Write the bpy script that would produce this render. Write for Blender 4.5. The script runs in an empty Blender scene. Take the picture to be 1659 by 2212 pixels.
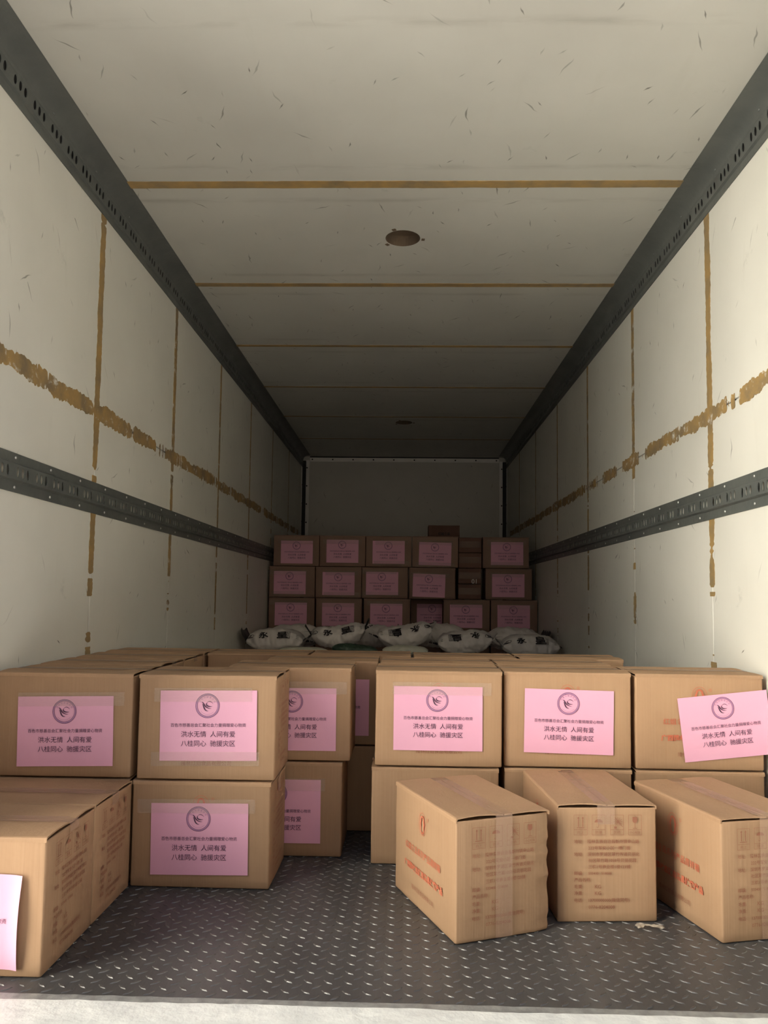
import bpy, bmesh, math, random
from mathutils import Vector, Matrix, noise

scn = bpy.context.scene
COL = scn.collection
R = math.radians

# ------------------------------------------------------------------ camera
F_PX, YAW, PITCH, ROLL = 1660.0, R(1.57), R(3.9), 0.0125
cam_d = bpy.data.cameras.new('camera')
cam = bpy.data.objects.new('camera', cam_d)
COL.objects.link(cam)
cam_d.sensor_fit = 'HORIZONTAL'
cam_d.sensor_width = 36.0
cam_d.lens = 36.0 * F_PX / 1659.0
cam_d.shift_x = -1.31 / 1659.0
cam_d.shift_y = 70.27 / 1659.0
cam_d.clip_start = 0.02
fw = Vector((-math.sin(YAW) * math.cos(PITCH), math.cos(YAW) * math.cos(PITCH), math.sin(PITCH)))
r0 = Vector((math.cos(YAW), math.sin(YAW), 0))
u0 = r0.cross(fw)
rt = math.cos(ROLL) * r0 + math.sin(ROLL) * u0
up = -math.sin(ROLL) * r0 + math.cos(ROLL) * u0
cam.matrix_world = Matrix(((rt.x, up.x, -fw.x, 0.029), (rt.y, up.y, -fw.y, 0.0), (rt.z, up.z, -fw.z, 0.885), (0, 0, 0, 1)))
scn.camera = cam

# ------------------------------------------------------------------ sky, sun, exposure
SUN_EL, SUN_AZ = R(40), R(62)           # azimuth from +y towards +x: the sun stands ahead of the truck, to its right
world = bpy.data.worlds.new('daylight')
scn.world = world
world.use_nodes = True
wn = world.node_tree.nodes
sky = wn.new('ShaderNodeTexSky')
sky.sky_type = 'NISHITA'
sky.sun_disc = False
sky.sun_elevation = SUN_EL
sky.sun_rotation = SUN_AZ
sky.air_density, sky.dust_density = 1.0, 6.0
bg = wn['Background']
bg.inputs['Strength'].default_value = 0.09
world.node_tree.links.new(sky.outputs[0], bg.inputs['Color'])
sun_d = bpy.data.lights.new('sun', 'SUN')
sun_d.energy = 33.0
sun_d.angle = R(0.6)
sun_d.color = (1.0, 0.965, 0.91)
sun = bpy.data.objects.new('sun', sun_d)
COL.objects.link(sun)
sdir = Vector((math.sin(SUN_AZ) * math.cos(SUN_EL), math.cos(SUN_AZ) * math.cos(SUN_EL), math.sin(SUN_EL)))
sun.rotation_euler = sdir.to_track_quat('Z', 'Y').to_euler()
# a portal (gives no light of its own, only guides sampling of the sky through the open rear)
por_d = bpy.data.lights.new('rear_opening_portal', 'AREA')
por_d.shape = 'RECTANGLE'; por_d.size = 2.5; por_d.size_y = 2.6
por_d.cycles.is_portal = True
por = bpy.data.objects.new('rear_opening_portal', por_d)
COL.objects.link(por)
por.location = (0, 1.58, 1.3)
por.rotation_euler = (R(90), 0, 0)
vs = scn.view_settings
vs.view_transform = 'Standard'; vs.look = 'None'; vs.gamma = 1.0; vs.use_curve_mapping = False
vs.exposure = 1.0
cy = scn.cycles
cy.use_denoising = True
cy.max_bounces = 6; cy.diffuse_bounces = 5; cy.glossy_bounces = 3; cy.transparent_max_bounces = 8
cy.adaptive_threshold = 0.035; cy.caustics_reflective = False; cy.caustics_refractive = False

# ------------------------------------------------------------------ materials
def base_mat(name):
    m = bpy.data.materials.new(name); m.use_nodes = True
    nt = m.node_tree
    return m, nt, nt.nodes['Principled BSDF']

class G:
    """tiny node helper"""
    def __init__(s, nt): s.nt = nt
    def n(s, t, **kw):
        o = s.nt.nodes.new(t)
        for k, v in kw.items(): setattr(o, k, v)
        return o
    def l(s, a, b): s.nt.links.new(a, b)
    def set(s, sock, v):
        if hasattr(v, 'is_output'): s.l(v, sock)
        else: sock.default_value = v
    def math(s, op, a, b=0.0, clamp=False):
        o = s.n('ShaderNodeMath', operation=op, use_clamp=clamp)
        s.set(o.inputs[0], a); s.set(o.inputs[1], b)
        return o.outputs[0]
    def mix(s, f, a, b):
        o = s.n('ShaderNodeMix', data_type='RGBA')
        s.set(o.inputs[0], f); s.set(o.inputs[6], a); s.set(o.inputs[7], b)
        return o.outputs[2]
    def noise(s, vec, scale, detail=3.0, rough=0.55, dims='3D'):
        o = s.n('ShaderNodeTexNoise', noise_dimensions=dims)
        if vec is not None: s.l(vec, o.inputs['Vector'])
        o.inputs['Scale'].default_value = scale; o.inputs['Detail'].default_value = detail
        o.inputs['Roughness'].default_value = rough
        return o.outputs['Fac']
    def ramp(s, f, lo, hi):
        o = s.n('ShaderNodeMapRange'); o.clamp = True
        s.set(o.inputs[0], f); o.inputs[1].default_value = lo; o.inputs[2].default_value = hi
        return o.outputs[0]
    def bump(s, h, strength, dist, bsdf):
        o = s.n('ShaderNodeBump'); o.inputs['Strength'].default_value = strength
        o.inputs['Distance'].default_value = dist
        s.l(h, o.inputs['Height']); s.l(o.outputs[0], bsdf.inputs['Normal'])

def c4(c): return (c[0], c[1], c[2], 1.0)

def simple(name, c1, c2=None, rough=0.6, metal=0.0, scale=8.0, bump=0.0, bscale=60.0, rand=0.0, coord='Object', alpha=1.0, spec=0.5):
    m, nt, b = base_mat(name); g = G(nt)
    tc = g.n('ShaderNodeTexCoord').outputs[coord]
    col = None
    if c2 is not None:
        f = g.ramp(g.noise(tc, scale, 5.0), 0.3, 0.7)
        col = g.mix(f, c4(c1), c4(c2))
    if rand:
        oi = g.n('ShaderNodeObjectInfo')
        v = g.math('ADD', g.math('MULTIPLY', oi.outputs['Random'], 2 * rand), 1.0 - rand)
        h = g.n('ShaderNodeHueSaturation'); g.l(v, h.inputs['Value'])
        g.set(h.inputs['Color'], col if col is not None else c4(c1)); col = h.outputs[0]
    g.set(b.inputs['Base Color'], col if col is not None else c4(c1))
    b.inputs['Roughness'].default_value = rough; b.inputs['Metallic'].default_value = metal
    b.inputs['Alpha'].default_value = alpha; b.inputs['Specular IOR Level'].default_value = spec
    if bump: g.bump(g.noise(tc, bscale, 4.0), bump, 0.01, b)
    return m

def panel_mat(name, axes, dens, col1, col2):
    """painted sandwich panel: faint mottling, grey-green rub patches and short dark scratches"""
    m, nt, b = base_mat(name); g = G(nt)
    pos = g.n('ShaderNodeNewGeometry').outputs['Position']
    sp = g.n('ShaderNodeSeparateXYZ'); g.l(pos, sp.inputs[0])
    cb = g.n('ShaderNodeCombineXYZ')
    g.l(sp.outputs[axes[0]], cb.inputs[0]); g.l(sp.outputs[axes[1]], cb.inputs[1])
    p = cb.outputs[0]
    col = g.mix(g.ramp(g.noise(p, 1.7, 4.0), 0.35, 0.7), c4(col1), c4(col2))
    # rub patches
    rub = g.ramp(g.noise(p, 5.0, 6.0, 0.65), 0.655, 0.76)
    col = g.mix(g.math('MULTIPLY', rub, 0.45), col, (0.30, 0.31, 0.27, 1))
    # vertical faint streaks
    mp = g.n('ShaderNodeMapping'); g.l(p, mp.inputs[0]); mp.inputs['Scale'].default_value = (9, 1.3, 1)
    st = g.ramp(g.noise(mp.outputs[0], 2.0, 3.0), 0.60, 0.85)
    col = g.mix(g.math('MULTIPLY', st, 0.10), col, (0.36, 0.34, 0.27, 1))
    if axes == (0, 1):
        fr = g.math('FRACT', g.math('DIVIDE', g.math('SUBTRACT', sp.outputs[1], 3.09 - 1.035 * 4), 1.035))
        dd = g.math('ABSOLUTE', g.math('SUBTRACT', g.math('ABSOLUTE', g.math('SUBTRACT', fr, 0.5)), 0.375))
        band = g.math('SUBTRACT', 1.0, g.math('DIVIDE', dd, 0.028), True)
        mq = g.n('ShaderNodeMapping'); g.l(p, mq.inputs[0]); mq.inputs['Scale'].default_value = (1.6, 7, 1)
        band = g.math('MULTIPLY', band, g.ramp(g.noise(mq.outputs[0], 2.2, 5.0), 0.42, 0.75))
        col = g.mix(g.math('MULTIPLY', band, 0.42), col, (0.17, 0.155, 0.125, 1))
    wv = g.n('ShaderNodeTexNoise'); g.l(p, wv.inputs['Vector']); wv.inputs['Scale'].default_value = 9.0
    wm = g.n('ShaderNodeVectorMath', operation='MULTIPLY_ADD')
    g.l(wv.outputs['Color'], wm.inputs[0]); wm.inputs[1].default_value = (0.05, 0.05, 0); g.l(p, wm.inputs[2])
    warped = wm.outputs[0]
    for scale, ln, wd, thr, amt in ((6.0, 0.055, 0.0045, 1 - dens, 0.75), (9.5, 0.022, 0.0035, 1 - dens * 0.9, 0.9)):
        vo = g.n('ShaderNodeTexVoronoi', voronoi_dimensions='2D'); g.l(warped, vo.inputs['Vector'])
        vo.inputs['Scale'].default_value = scale
        df = g.n('ShaderNodeVectorMath', operation='SUBTRACT'); g.l(warped, df.inputs[0]); g.l(vo.outputs['Position'], df.inputs[1])
        cs = g.n('ShaderNodeSeparateColor'); g.l(vo.outputs['Color'], cs.inputs[0])
        ro = g.n('ShaderNodeVectorRotate', rotation_type='Z_AXIS'); g.l(df.outputs[0], ro.inputs['Vector'])
        g.l(g.math('ADD', g.math('MULTIPLY', cs.outputs[0], 2.2), 0.5), ro.inputs['Angle'])
        s2 = g.n('ShaderNodeSeparateXYZ'); g.l(ro.outputs[0], s2.inputs[0])
        a = g.math('ABSOLUTE', s2.outputs[0]); v = g.math('ABSOLUTE', s2.outputs[1])
        along = g.math('SUBTRACT', 1.0, g.math('DIVIDE', a, ln), True)
        w2 = g.math('MULTIPLY', along, wd)
        mask = g.ramp(g.math('SUBTRACT', w2, v), 0.0, wd * 0.5)
        on = g.math('GREATER_THAN', cs.outputs[2], thr)
        mask = g.math('MULTIPLY', g.math('MULTIPLY', mask, on), g.math('MULTIPLY', g.math('ADD', g.math('MULTIPLY', cs.outputs[1], 0.8), 0.2), amt))
        col = g.mix(mask, col, (0.075, 0.07, 0.055, 1))
    g.l(col, b.inputs['Base Color'])
    b.inputs['Roughness'].default_value = 0.38
    b.inputs['Specular IOR Level'].default_value = 0.4
    g.bump(g.noise(p, 3.0, 2.0), 0.08, 0.02, b)
    return m

def strip_mat(name, c1, c2, white, lo, hi):
    m, nt, b = base_mat(name); g = G(nt)
    pos = g.n('ShaderNodeNewGeometry').outputs['Position']
    f = g.ramp(g.noise(pos, 11.0, 5.0, 0.6), 0.35, 0.68)
    col = g.mix(f, c4(c1), c4(c2))
    pe = g.ramp(g.noise(pos, 23.0, 5.0, 0.62), lo, hi)
    col = g.mix(pe, col, c4(white))
    g.l(col, b.inputs['Base Color']); b.inputs['Roughness'].default_value = 0.6
    return m

WHITE1, WHITE2 = (0.69, 0.68, 0.615), (0.75, 0.74, 0.672)
M = {}
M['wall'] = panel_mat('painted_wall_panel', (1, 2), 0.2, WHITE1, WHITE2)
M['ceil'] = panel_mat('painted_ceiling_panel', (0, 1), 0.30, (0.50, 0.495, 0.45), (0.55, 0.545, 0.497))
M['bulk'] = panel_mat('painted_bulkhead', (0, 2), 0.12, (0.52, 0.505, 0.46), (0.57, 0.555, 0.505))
M['strip'] = strip_mat('brown_joint_sealant', (0.40, 0.255, 0.09), (0.24, 0.18, 0.10), WHITE1, 0.72, 0.80)
M['strip_worn'] = strip_mat('worn_joint_sealant', (0.41, 0.26, 0.09), (0.22, 0.165, 0.095), WHITE1, 0.58, 0.70)
M['steel'] = simple('dark_grey_steel', (0.115, 0.125, 0.118), (0.155, 0.165, 0.152), 0.42, 0.25, 6.0, 0.15, 40)
M['rivet'] = simple('bright_rivet', (0.55, 0.55, 0.52), None, 0.35, 0.6)
M['black'] = simple('black_rubber_and_slot_shade', (0.02, 0.019, 0.018), None, 0.7)
M['trimwhite'] = simple('white_trim', (0.86, 0.84, 0.80), (0.80, 0.78, 0.74), 0.45)
M['recess'] = simple('brown_lamp_recess', (0.16, 0.115, 0.07), (0.10, 0.07, 0.045), 0.8, 0, 12)
M['floor'] = simple('worn_floor_steel', (0.075, 0.076, 0.077), (0.165, 0.165, 0.163), 0.48, 0.55, 7.0, 0.25, 45, coord='Generated')
M['tread'] = simple('rubbed_tread_steel', (0.15, 0.148, 0.142), (0.095, 0.093, 0.09), 0.40, 0.55, 9.0)
M['sillgrey'] = simple('grey_sill_steel', (0.20, 0.205, 0.20), (0.42, 0.43, 0.41), 0.5, 0.3, 22.0, 0.2, 60)
M['sill'] = simple('chalky_aluminium_sill', (0.88, 0.90, 0.86), (0.66, 0.68, 0.66), 0.5, 0.05, 14.0, 0.3, 50)
M['outer'] = simple('outer_truck_skin', (0.55, 0.55, 0.55), None, 0.5)
M['bounce_facade'] = simple('pale_added_bounce_facade', (0.83, 0.81, 0.75), (0.79, 0.77, 0.70), 0.9, 0, 0.6)
M['sky_block'] = simple('dark_added_sky_block', (0.17, 0.15, 0.13), (0.22, 0.19, 0.165), 0.9, 0, 2.0)
M['ground'] = simple('concrete_yard', (0.105, 0.102, 0.098), (0.135, 0.131, 0.125), 0.9, 0, 0.8)
M['card'] = simple('brown_cardboard', (0.41, 0.262, 0.148), (0.46, 0.30, 0.172), 0.75, 0, 5.0, 0.12, 90, rand=0.07, spec=0.25)
def card_mat(name, ca, cb, cf, cs):
    m, nt, b = base_mat(name); g = G(nt)
    tc = g.n('ShaderNodeTexCoord').outputs['Object']
    oi = g.n('ShaderNodeObjectInfo')
    ad = g.n('ShaderNodeVectorMath', operation='MULTIPLY_ADD'); g.l(tc, ad.inputs[0]); ad.inputs[1].default_value = (1, 1, 1)
    cx = g.n('ShaderNodeCombineXYZ'); g.l(g.math('MULTIPLY', oi.outputs['Random'], 7.0), cx.inputs[0]); g.l(cx.outputs[0], ad.inputs[2])
    p = ad.outputs[0]
    col = g.mix(g.ramp(g.noise(p, 5.0, 5.0), 0.3, 0.7), c4(ca), c4(cb))
    mp = g.n('ShaderNodeMapping'); g.l(p, mp.inputs[0]); mp.inputs['Scale'].default_value = (90, 90, 1.2)
    fl = g.ramp(g.noise(mp.outputs[0], 1.6, 2.0), 0.4, 0.7)
    col = g.mix(g.math('MULTIPLY', fl, 0.13), col, c4(cf))
    st = g.ramp(g.noise(p, 3.1, 6.0, 0.7), 0.62, 0.80)
    col = g.mix(g.math('MULTIPLY', st, 0.30), col, c4(cs))
    h = g.n('ShaderNodeHueSaturation'); g.l(g.math('ADD', g.math('MULTIPLY', oi.outputs['Random'], 0.14), 0.93), h.inputs['Value'])
    g.l(col, h.inputs['Color']); g.l(h.outputs[0], b.inputs['Base Color'])
    b.inputs['Roughness'].default_value = 0.72; b.inputs['Specular IOR Level'].default_value = 0.3
    hb = g.math('ADD', g.noise(p, 13.0, 3.0), g.math('MULTIPLY', fl, 0.12))
    g.bump(hb, 0.22, 0.008, b)
    return m
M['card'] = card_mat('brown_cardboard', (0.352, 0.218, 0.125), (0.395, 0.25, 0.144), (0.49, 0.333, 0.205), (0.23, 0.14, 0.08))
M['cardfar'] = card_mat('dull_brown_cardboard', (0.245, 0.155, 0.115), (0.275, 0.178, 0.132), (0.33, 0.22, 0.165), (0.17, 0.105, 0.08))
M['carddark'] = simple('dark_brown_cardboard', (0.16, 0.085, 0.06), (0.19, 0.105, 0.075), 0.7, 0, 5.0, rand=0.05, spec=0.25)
M['pink'] = simple('pink_paper', (0.75, 0.385, 0.53), (0.78, 0.415, 0.555), 0.55, 0, 6.0, spec=0.3)
M['ink'] = simple('dark_purple_ink', (0.085, 0.035, 0.075), None, 0.7)
M['inkring'] = simple('violet_ink', (0.40, 0.20, 0.36), None, 0.7)
M['red'] = simple('red_carton_print', (0.47, 0.115, 0.06), (0.52, 0.16, 0.085), 0.75, 0, 30)
M['redfaint'] = simple('faded_carton_print', (0.25, 0.095, 0.055), (0.31, 0.135, 0.075), 0.75, 0, 40)
M['bag'] = simple('white_woven_plastic', (0.74, 0.70, 0.665), (0.64, 0.605, 0.575), 0.42, 0, 5.0, 0.5, 14)
M['bagcream'] = simple('cream_plastic', (0.62, 0.61, 0.50), (0.55, 0.54, 0.45), 0.45, 0, 5.0, 0.4, 14)
M['bagdark'] = simple('dark_bag_liner', (0.035, 0.03, 0.032), (0.05, 0.06, 0.05), 0.5, 0, 5.0)
M['baggreen'] = simple('dark_green_plastic', (0.035, 0.07, 0.045), (0.05, 0.085, 0.055), 0.45, 0, 6.0, 0.4, 14)
M['bagblue'] = simple('blue_plastic', (0.05, 0.07, 0.16), None, 0.45)
M['bagink'] = simple('black_bag_print', (0.025, 0.02, 0.022), None, 0.6)
M['chalk'] = simple('white_marker', (0.6, 0.58, 0.55), None, 0.6)

def tape_mat(name, col, alpha, rough, bs):
    m, nt, b = base_mat(name); g = G(nt)
    tc = g.n('ShaderNodeTexCoord').outputs['Object']
    mp = g.n('ShaderNodeMapping'); g.l(tc, mp.inputs[0]); mp.inputs['Scale'].default_value = (6, 6, 24)
    h = g.noise(mp.outputs[0], 4.0, 4.0, 0.6)
    g.bump(h, bs, 0.012, b)
    b.inputs['Base Color'].default_value = c4(col)
    b.inputs['Roughness'].default_value = rough
    b.inputs['Alpha'].default_value = alpha
    b.inputs['Specular IOR Level'].default_value = 0.6
    return m
M['scrap'] = tape_mat('crumpled_pale_tape', (0.62, 0.56, 0.46), 0.75, 0.25, 0.4)
M['tape'] = tape_mat('brown_packing_tape', (0.50, 0.33, 0.23), 0.38, 0.28, 0.25)
M['clear'] = tape_mat('clear_packing_tape', (0.72, 0.60, 0.50), 0.20, 0.07, 1.0)

# ------------------------------------------------------------------ mesh helpers
class MB:
    def __init__(s): s.v = []; s.f = []; s.mi = []
    def add(s, vs, fs, mi=0):
        o = len(s.v); s.v += [tuple(q) for q in vs]
        for f in fs: s.f.append(tuple(i + o for i in f)); s.mi.append(mi)
    def box(s, x0, x1, y0, y1, z0, z1, mi=0):
        s.add([(x0, y0, z0), (x1, y0, z0), (x1, y1, z0), (x0, y1, z0), (x0, y0, z1), (x1, y0, z1), (x1, y1, z1), (x0, y1, z1)],
              [(0, 3, 2, 1), (4, 5, 6, 7), (0, 1, 5, 4), (1, 2, 6, 5), (2, 3, 7, 6), (3, 0, 4, 7)], mi)
    def poly(s, pts, mi=0): s.add(pts, [tuple(range(len(pts)))], mi)
    def grid(s, nx, ny, fn, mi=0, flip=False):
        vs = [fn(i / nx, j / ny) for j in range(ny + 1) for i in range(nx + 1)]
        fs = []
        for j in range(ny):
            for i in range(nx):
                a = j * (nx + 1) + i; q = (a, a + 1, a + nx + 2, a + nx + 1)
                fs.append(q[::-1] if flip else q)
        s.add(vs, fs, mi)
    def mesh(s, name, mats, smooth=False):
        me = bpy.data.meshes.new(name)
        me.from_pydata(s.v, [], s.f)
        for m in (mats if isinstance(mats, (list, tuple)) else [mats]): me.materials.append(m)
        me.polygons.foreach_set('material_index', s.mi)
        if smooth: me.polygons.foreach_set('use_smooth', [True] * len(s.f))
        me.update()
        return me

def link(name, me, parent=None, loc=(0, 0, 0), rot=(0, 0, 0)):
    o = bpy.data.objects.new(name, me); COL.objects.link(o)
    o.location = loc; o.rotation_euler = rot
    if parent is not None: o.parent = parent
    return o

def thing(name, label, cat, loc=(0, 0, 0), rot=(0, 0, 0), group=None):
    o = link(name, None, None, loc, rot); o.empty_display_size = 0.1
    o['label'] = label; o['category'] = cat
    if group: o['group'] = group
    return o

def bevel(me, w, seg=2):
    bm = bmesh.new(); bm.from_mesh(me)
    bmesh.ops.bevel(bm, geom=bm.edges[:], offset=w, segments=seg, affect='EDGES', profile=0.5)
    bm.to_mesh(me); bm.free(); return me

_tc = {}
def glyphs(body, size, offset=0.0):
    """flat triangulated lettering in the xy plane, as (verts, faces)"""
    key = (body, size, offset)
    if key in _tc: return _tc[key]
    c = bpy.data.curves.new('lettering', 'FONT'); c.body = body; c.size = size; c.offset = offset
    c.resolution_u = 2
    o = bpy.data.objects.new('lettering', c); COL.objects.link(o)
    bpy.context.view_layer.update()
    me = bpy.data.meshes.new_from_object(o.evaluated_get(bpy.context.evaluated_depsgraph_get()))
    vs = [(v.co.x, v.co.y) for v in me.vertices]; fs = [tuple(p.vertices) for p in me.polygons]
    bpy.data.objects.remove(o); bpy.data.curves.remove(c); bpy.data.meshes.remove(me)
    _tc[key] = (vs, fs); return _tc[key]

def text(mb, body, size, cx, cz, fn, mi=0, align='C', offset=0.0, rot=0.0, sx=1.0):
    vs, fs = glyphs(body, size, offset)
    if not vs: return
    x0 = min(v[0] for v in vs); x1 = max(v[0] for v in vs); y0 = min(v[1] for v in vs); y1 = max(v[1] for v in vs)
    ox = (x0 + x1) / 2 if align == 'C' else x0; oy = (y0 + y1) / 2 if align == 'C' else 0.36 * size
    cr, sr = math.cos(rot), math.sin(rot)
    out = []
    for (x, y) in vs:
        a, b = (x - ox) * sx, y - oy
        out.append(fn(cx + a * cr - b * sr, cz + a * sr + b * cr))
    mb.add(out, fs, mi)

def stroke(mb, pts, w, fn, mi=0):
    """flat ribbon along a polyline; w = width or list of widths"""
    n = len(pts); ws = w if isinstance(w, (list, tuple)) else [w] * n
    L_, R_ = [], []
    for i, (x, z) in enumerate(pts):
        a = pts[max(0, i - 1)]; b = pts[min(n - 1, i + 1)]
        dx, dz = b[0] - a[0], b[1] - a[1]; d = math.hypot(dx, dz) or 1
        nx, nz = -dz / d * ws[i] / 2, dx / d * ws[i] / 2
        L_.append(fn(x + nx, z + nz)); R_.append(fn(x - nx, z - nz))
    mb.add(L_ + R_, [(i, n + i, n + i + 1, i + 1) for i in range(n - 1)], mi)

def ring(mb, cx, cz, r, w, fn, mi=0, n=40, sx=1.0):
    pts = [(cx + r * sx * math.cos(2 * math.pi * i / n), cz + r * math.sin(2 * math.pi * i / n)) for i in range(n + 1)]
    stroke(mb, pts, w, fn, mi)

def rect(mb, x0, x1, z0, z1, w, fn, mi=0):
    for p in (((x0 - w / 2, z0), (x1 + w / 2, z0)), ((x0 - w / 2, z1), (x1 + w / 2, z1)), ((x0, z0), (x0, z1)), ((x1, z0), (x1, z1))):
        stroke(mb, p, w, fn, mi)

# ------------------------------------------------------------------ the truck body
WX, HC, Y0, Y1 = 1.25, 2.60, 1.62, 9.35
SEAMS = [3.09 + 1.035 * k for k in range(6)]
SPANS = list(zip([Y0] + SEAMS, SEAMS + [Y1]))
ZS = 1.635                                   # height of the long horizontal wall joint

def structure(name, me):
    o = link(name, me); o['kind'] = 'structure'; return o

mb = MB(); mb.box(-25, 25, -30, 22, -1.35, -1.15)
structure('ground', mb.mesh('ground', M['ground']))
# pale out-of-view building, added behind left to bounce sunlight into the box
mb = MB(); mb.box(-1.45, 1.45, 0.0, 3.0, 0.0, 9.0)
yb_ = structure('wall_added_bounce', mb.mesh('wall_added_bounce', M['bounce_facade']))
# dark out-of-view building, added straight behind to block sky light; sun grazes it
mb = MB(); mb.box(-6.5, 6.0, 0.0, 3.0, 0.0, 8.0)
yr_ = structure('wall_added_sky_block', mb.mesh('wall_added_sky_block', M['sky_block']))
yr_.location = (2.2, -7.5, -1.15); yr_.rotation_euler = (0, 0, R(197))
yb_.location = (-5.15, -1.75, -1.15); yb_.rotation_euler = (0, 0, R(126))

def ribbon(p0, axis, length, nrm, width, seed, keep, amp=0.25, thick=0.0018, seg=0.006):
    """hand-smeared joint filler: a strip with a ragged outline, thinning to nothing where it has flaked off"""
    axis = Vector(axis); nrm = Vector(nrm); side = axis.cross(nrm)
    n = max(4, int(length / seg)); mb = MB(); prev = None
    for i in range(n + 1):
        t = length * i / n
        nz = lambda k, f: noise.noise(Vector((t * f + seed * 7.1, k * 3.7 + seed, 0.3)))
        k_ = keep(t) if callable(keep) else keep
        full = min(1.0, max(0.0, (k_ - (nz(4, 5.0) + 0.6 * nz(5, 26) + 0.35 * nz(8, 70))) / 0.16))
        w = width * (1 + amp * nz(1, 9) + amp * 0.5 * nz(2, 40)) * 0.5
        off = width * amp * 0.45 * nz(3, 6)
        c = Vector(p0) + axis * t + side * off
        edge = 0.34 * width * amp
        wa = (w + edge * (nz(6, 55) + .7 * nz(9, 120))) * (full if nz(10, 8) < .15 else full ** .3)
        wb = (w + edge * (nz(7, 55) + .7 * nz(11, 120))) * (full if nz(10, 8) > -.15 else full ** .3)
        a = c - side * max(wa, 0.0); b = c + side * max(wb, 0.0)
        rows = [a, a + nrm * thick, b + nrm * thick, b]
        if full <= 0.0: prev = None
        else:
            if prev is not None:
                mb.add(prev + rows, [(0, 4, 5, 1), (1, 5, 6, 2), (2, 6, 7, 3)])
            prev = rows
    return mb

for side, s in (('left', -1), ('right', 1)):
    mb = MB()
    a, b = sorted((s * (WX + 0.008), s * (WX + 0.07)))
    mb.box(a, b, Y0 - 0.02, Y1 + 0.05, -0.02, HC + 0.1)
    w = structure('wall_' + side, mb.mesh('wall', M['outer']))
    for (ya, yb) in SPANS:
        for za, zb in ((0.0, ZS), (ZS, HC)):
            mb = MB(); a, b = sorted((s * WX, s * (WX + 0.008)))
            mb.box(a, b, ya + 0.003, yb - 0.003, za + 0.003, zb - 0.003)
            link('wall_panel', bevel(mb.mesh('wall_panel', M['wall']), 0.0015, 1), w)
    for i, y in enumerate(SEAMS):
        wd = (0.048, 0.042, 0.034, 0.03, 0.026, 0.024)[i]
        # sound filler high up, flaking away towards the floor
        keep = lambda t: 0.95 if t > 1.55 else (0.42 if t > 0.95 else (-0.02 if t > 0.5 else -0.35))
        mb = ribbon((s * WX, y, 0.02), (0, 0, 1), 2.47, (-s, 0, 0), wd, 3 + i + 11 * (s > 0), keep, 0.22, 0.0012)
        link('joint_strip', mb.mesh('joint_strip', M['strip_worn'] if i else M['strip']), w)
    keep = lambda t: 0.85 if t < 0.95 else 0.42
    mb = ribbon((s * WX, Y0, ZS), (0, 1, 0), Y1 - Y0 - 0.3, (-s, 0, 0), 0.062, 31 + 5 * s, keep, 0.42, 0.0022)
    link('joint_strip', mb.mesh('joint_strip', M['strip_worn']), w)

# ceiling with two round lamp cut-outs
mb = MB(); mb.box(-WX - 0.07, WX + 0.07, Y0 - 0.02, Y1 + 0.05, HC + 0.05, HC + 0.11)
ceil = structure('ceiling', mb.mesh('ceiling', M['recess']))
LAMPS = {0: None, 1: (0.0, 3.575), 5: (0.0, 7.47)}
RAD = 0.083
def panel_with_hole(ya, yb, cx, cy_, z0, z1):
    mb = MB(); n = 40; x0, x1 = -WX + 0.003, WX - 0.003; ya += .003; yb -= .003
    circ, outer = [], []
    angs = sorted([2 * math.pi * i / n for i in range(n)] + [math.atan2(y - cy_, x - cx) % (2 * math.pi) for x in (x0, x1) for y in (ya, yb)])
    for t in angs:
        c, s_ = math.cos(t), math.sin(t)
        k = min(((x1 - cx) / c if c > 1e-9 else (x0 - cx) / c if c < -1e-9 else 1e9), ((yb - cy_) / s_ if s_ > 1e-9 else (ya - cy_) / s_ if s_ < -1e-9 else 1e9))
        circ.append((cx + RAD * c, cy_ + RAD * s_)); outer.append((cx + k * c, cy_ + k * s_))
    m = len(angs)
    mb.add([(x, y, z0) for x, y in circ] + [(x, y, z0) for x, y in outer], [((i + 1) % m, i, m + i, m + (i + 1) % m)[::-1] for i in range(m)])
    mb.add([(x, y, z0) for x, y in circ] + [(x, y, z1) for x, y in circ], [(i, (i + 1) % m, m + (i + 1) % m, m + i) for i in range(m)], 1)
    mb.add([(x, y, z0) for x, y in outer] + [(x, y, z1) for x, y in outer], [(i, (i + 1) % m, m + (i + 1) % m, m + i)[::-1] for i in range(m)])
    return mb
for i, (ya, yb) in enumerate(SPANS):
    hole = next((h for h in LAMPS.values() if h and ya < h[1] < yb), None)
    if hole:
        mb = panel_with_hole(ya, yb, hole[0], hole[1], HC, HC + 0.05)
        link('ceiling_panel', mb.mesh('ceiling_panel', [M['ceil'], M['recess']]), ceil)
        for t in (2.45, 0.1, -2.0):
            mb = MB(); mb.box(-0.0075, 0.0075, -0.009, 0.009, -0.003, 0.0)
            link('screw_clip', mb.mesh('screw_clip', M['recess']), ceil, (hole[0] + 0.098 * math.cos(t), hole[1] + 0.098 * math.sin(t), HC), (0, 0, t))
    else:
        mb = MB(); mb.box(-WX + 0.003, WX - 0.003, ya + 0.003, yb - 0.003, HC, HC + 0.05)
        link('ceiling_panel', bevel(mb.mesh('ceiling_panel', M['ceil']), 0.0015, 1), ceil)
for i, y in enumerate(SEAMS):
    mb = ribbon((-1.15, y, HC), (1, 0, 0), 2.3, (0, 0, -1), (0.052, 0.044, 0.036, 0.032, 0.026, 0.022)[i], 60 + i, 2.0, 0.07, seg=0.02)
    link('joint_strip', mb.mesh('joint_strip', M['strip']), ceil)

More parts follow.
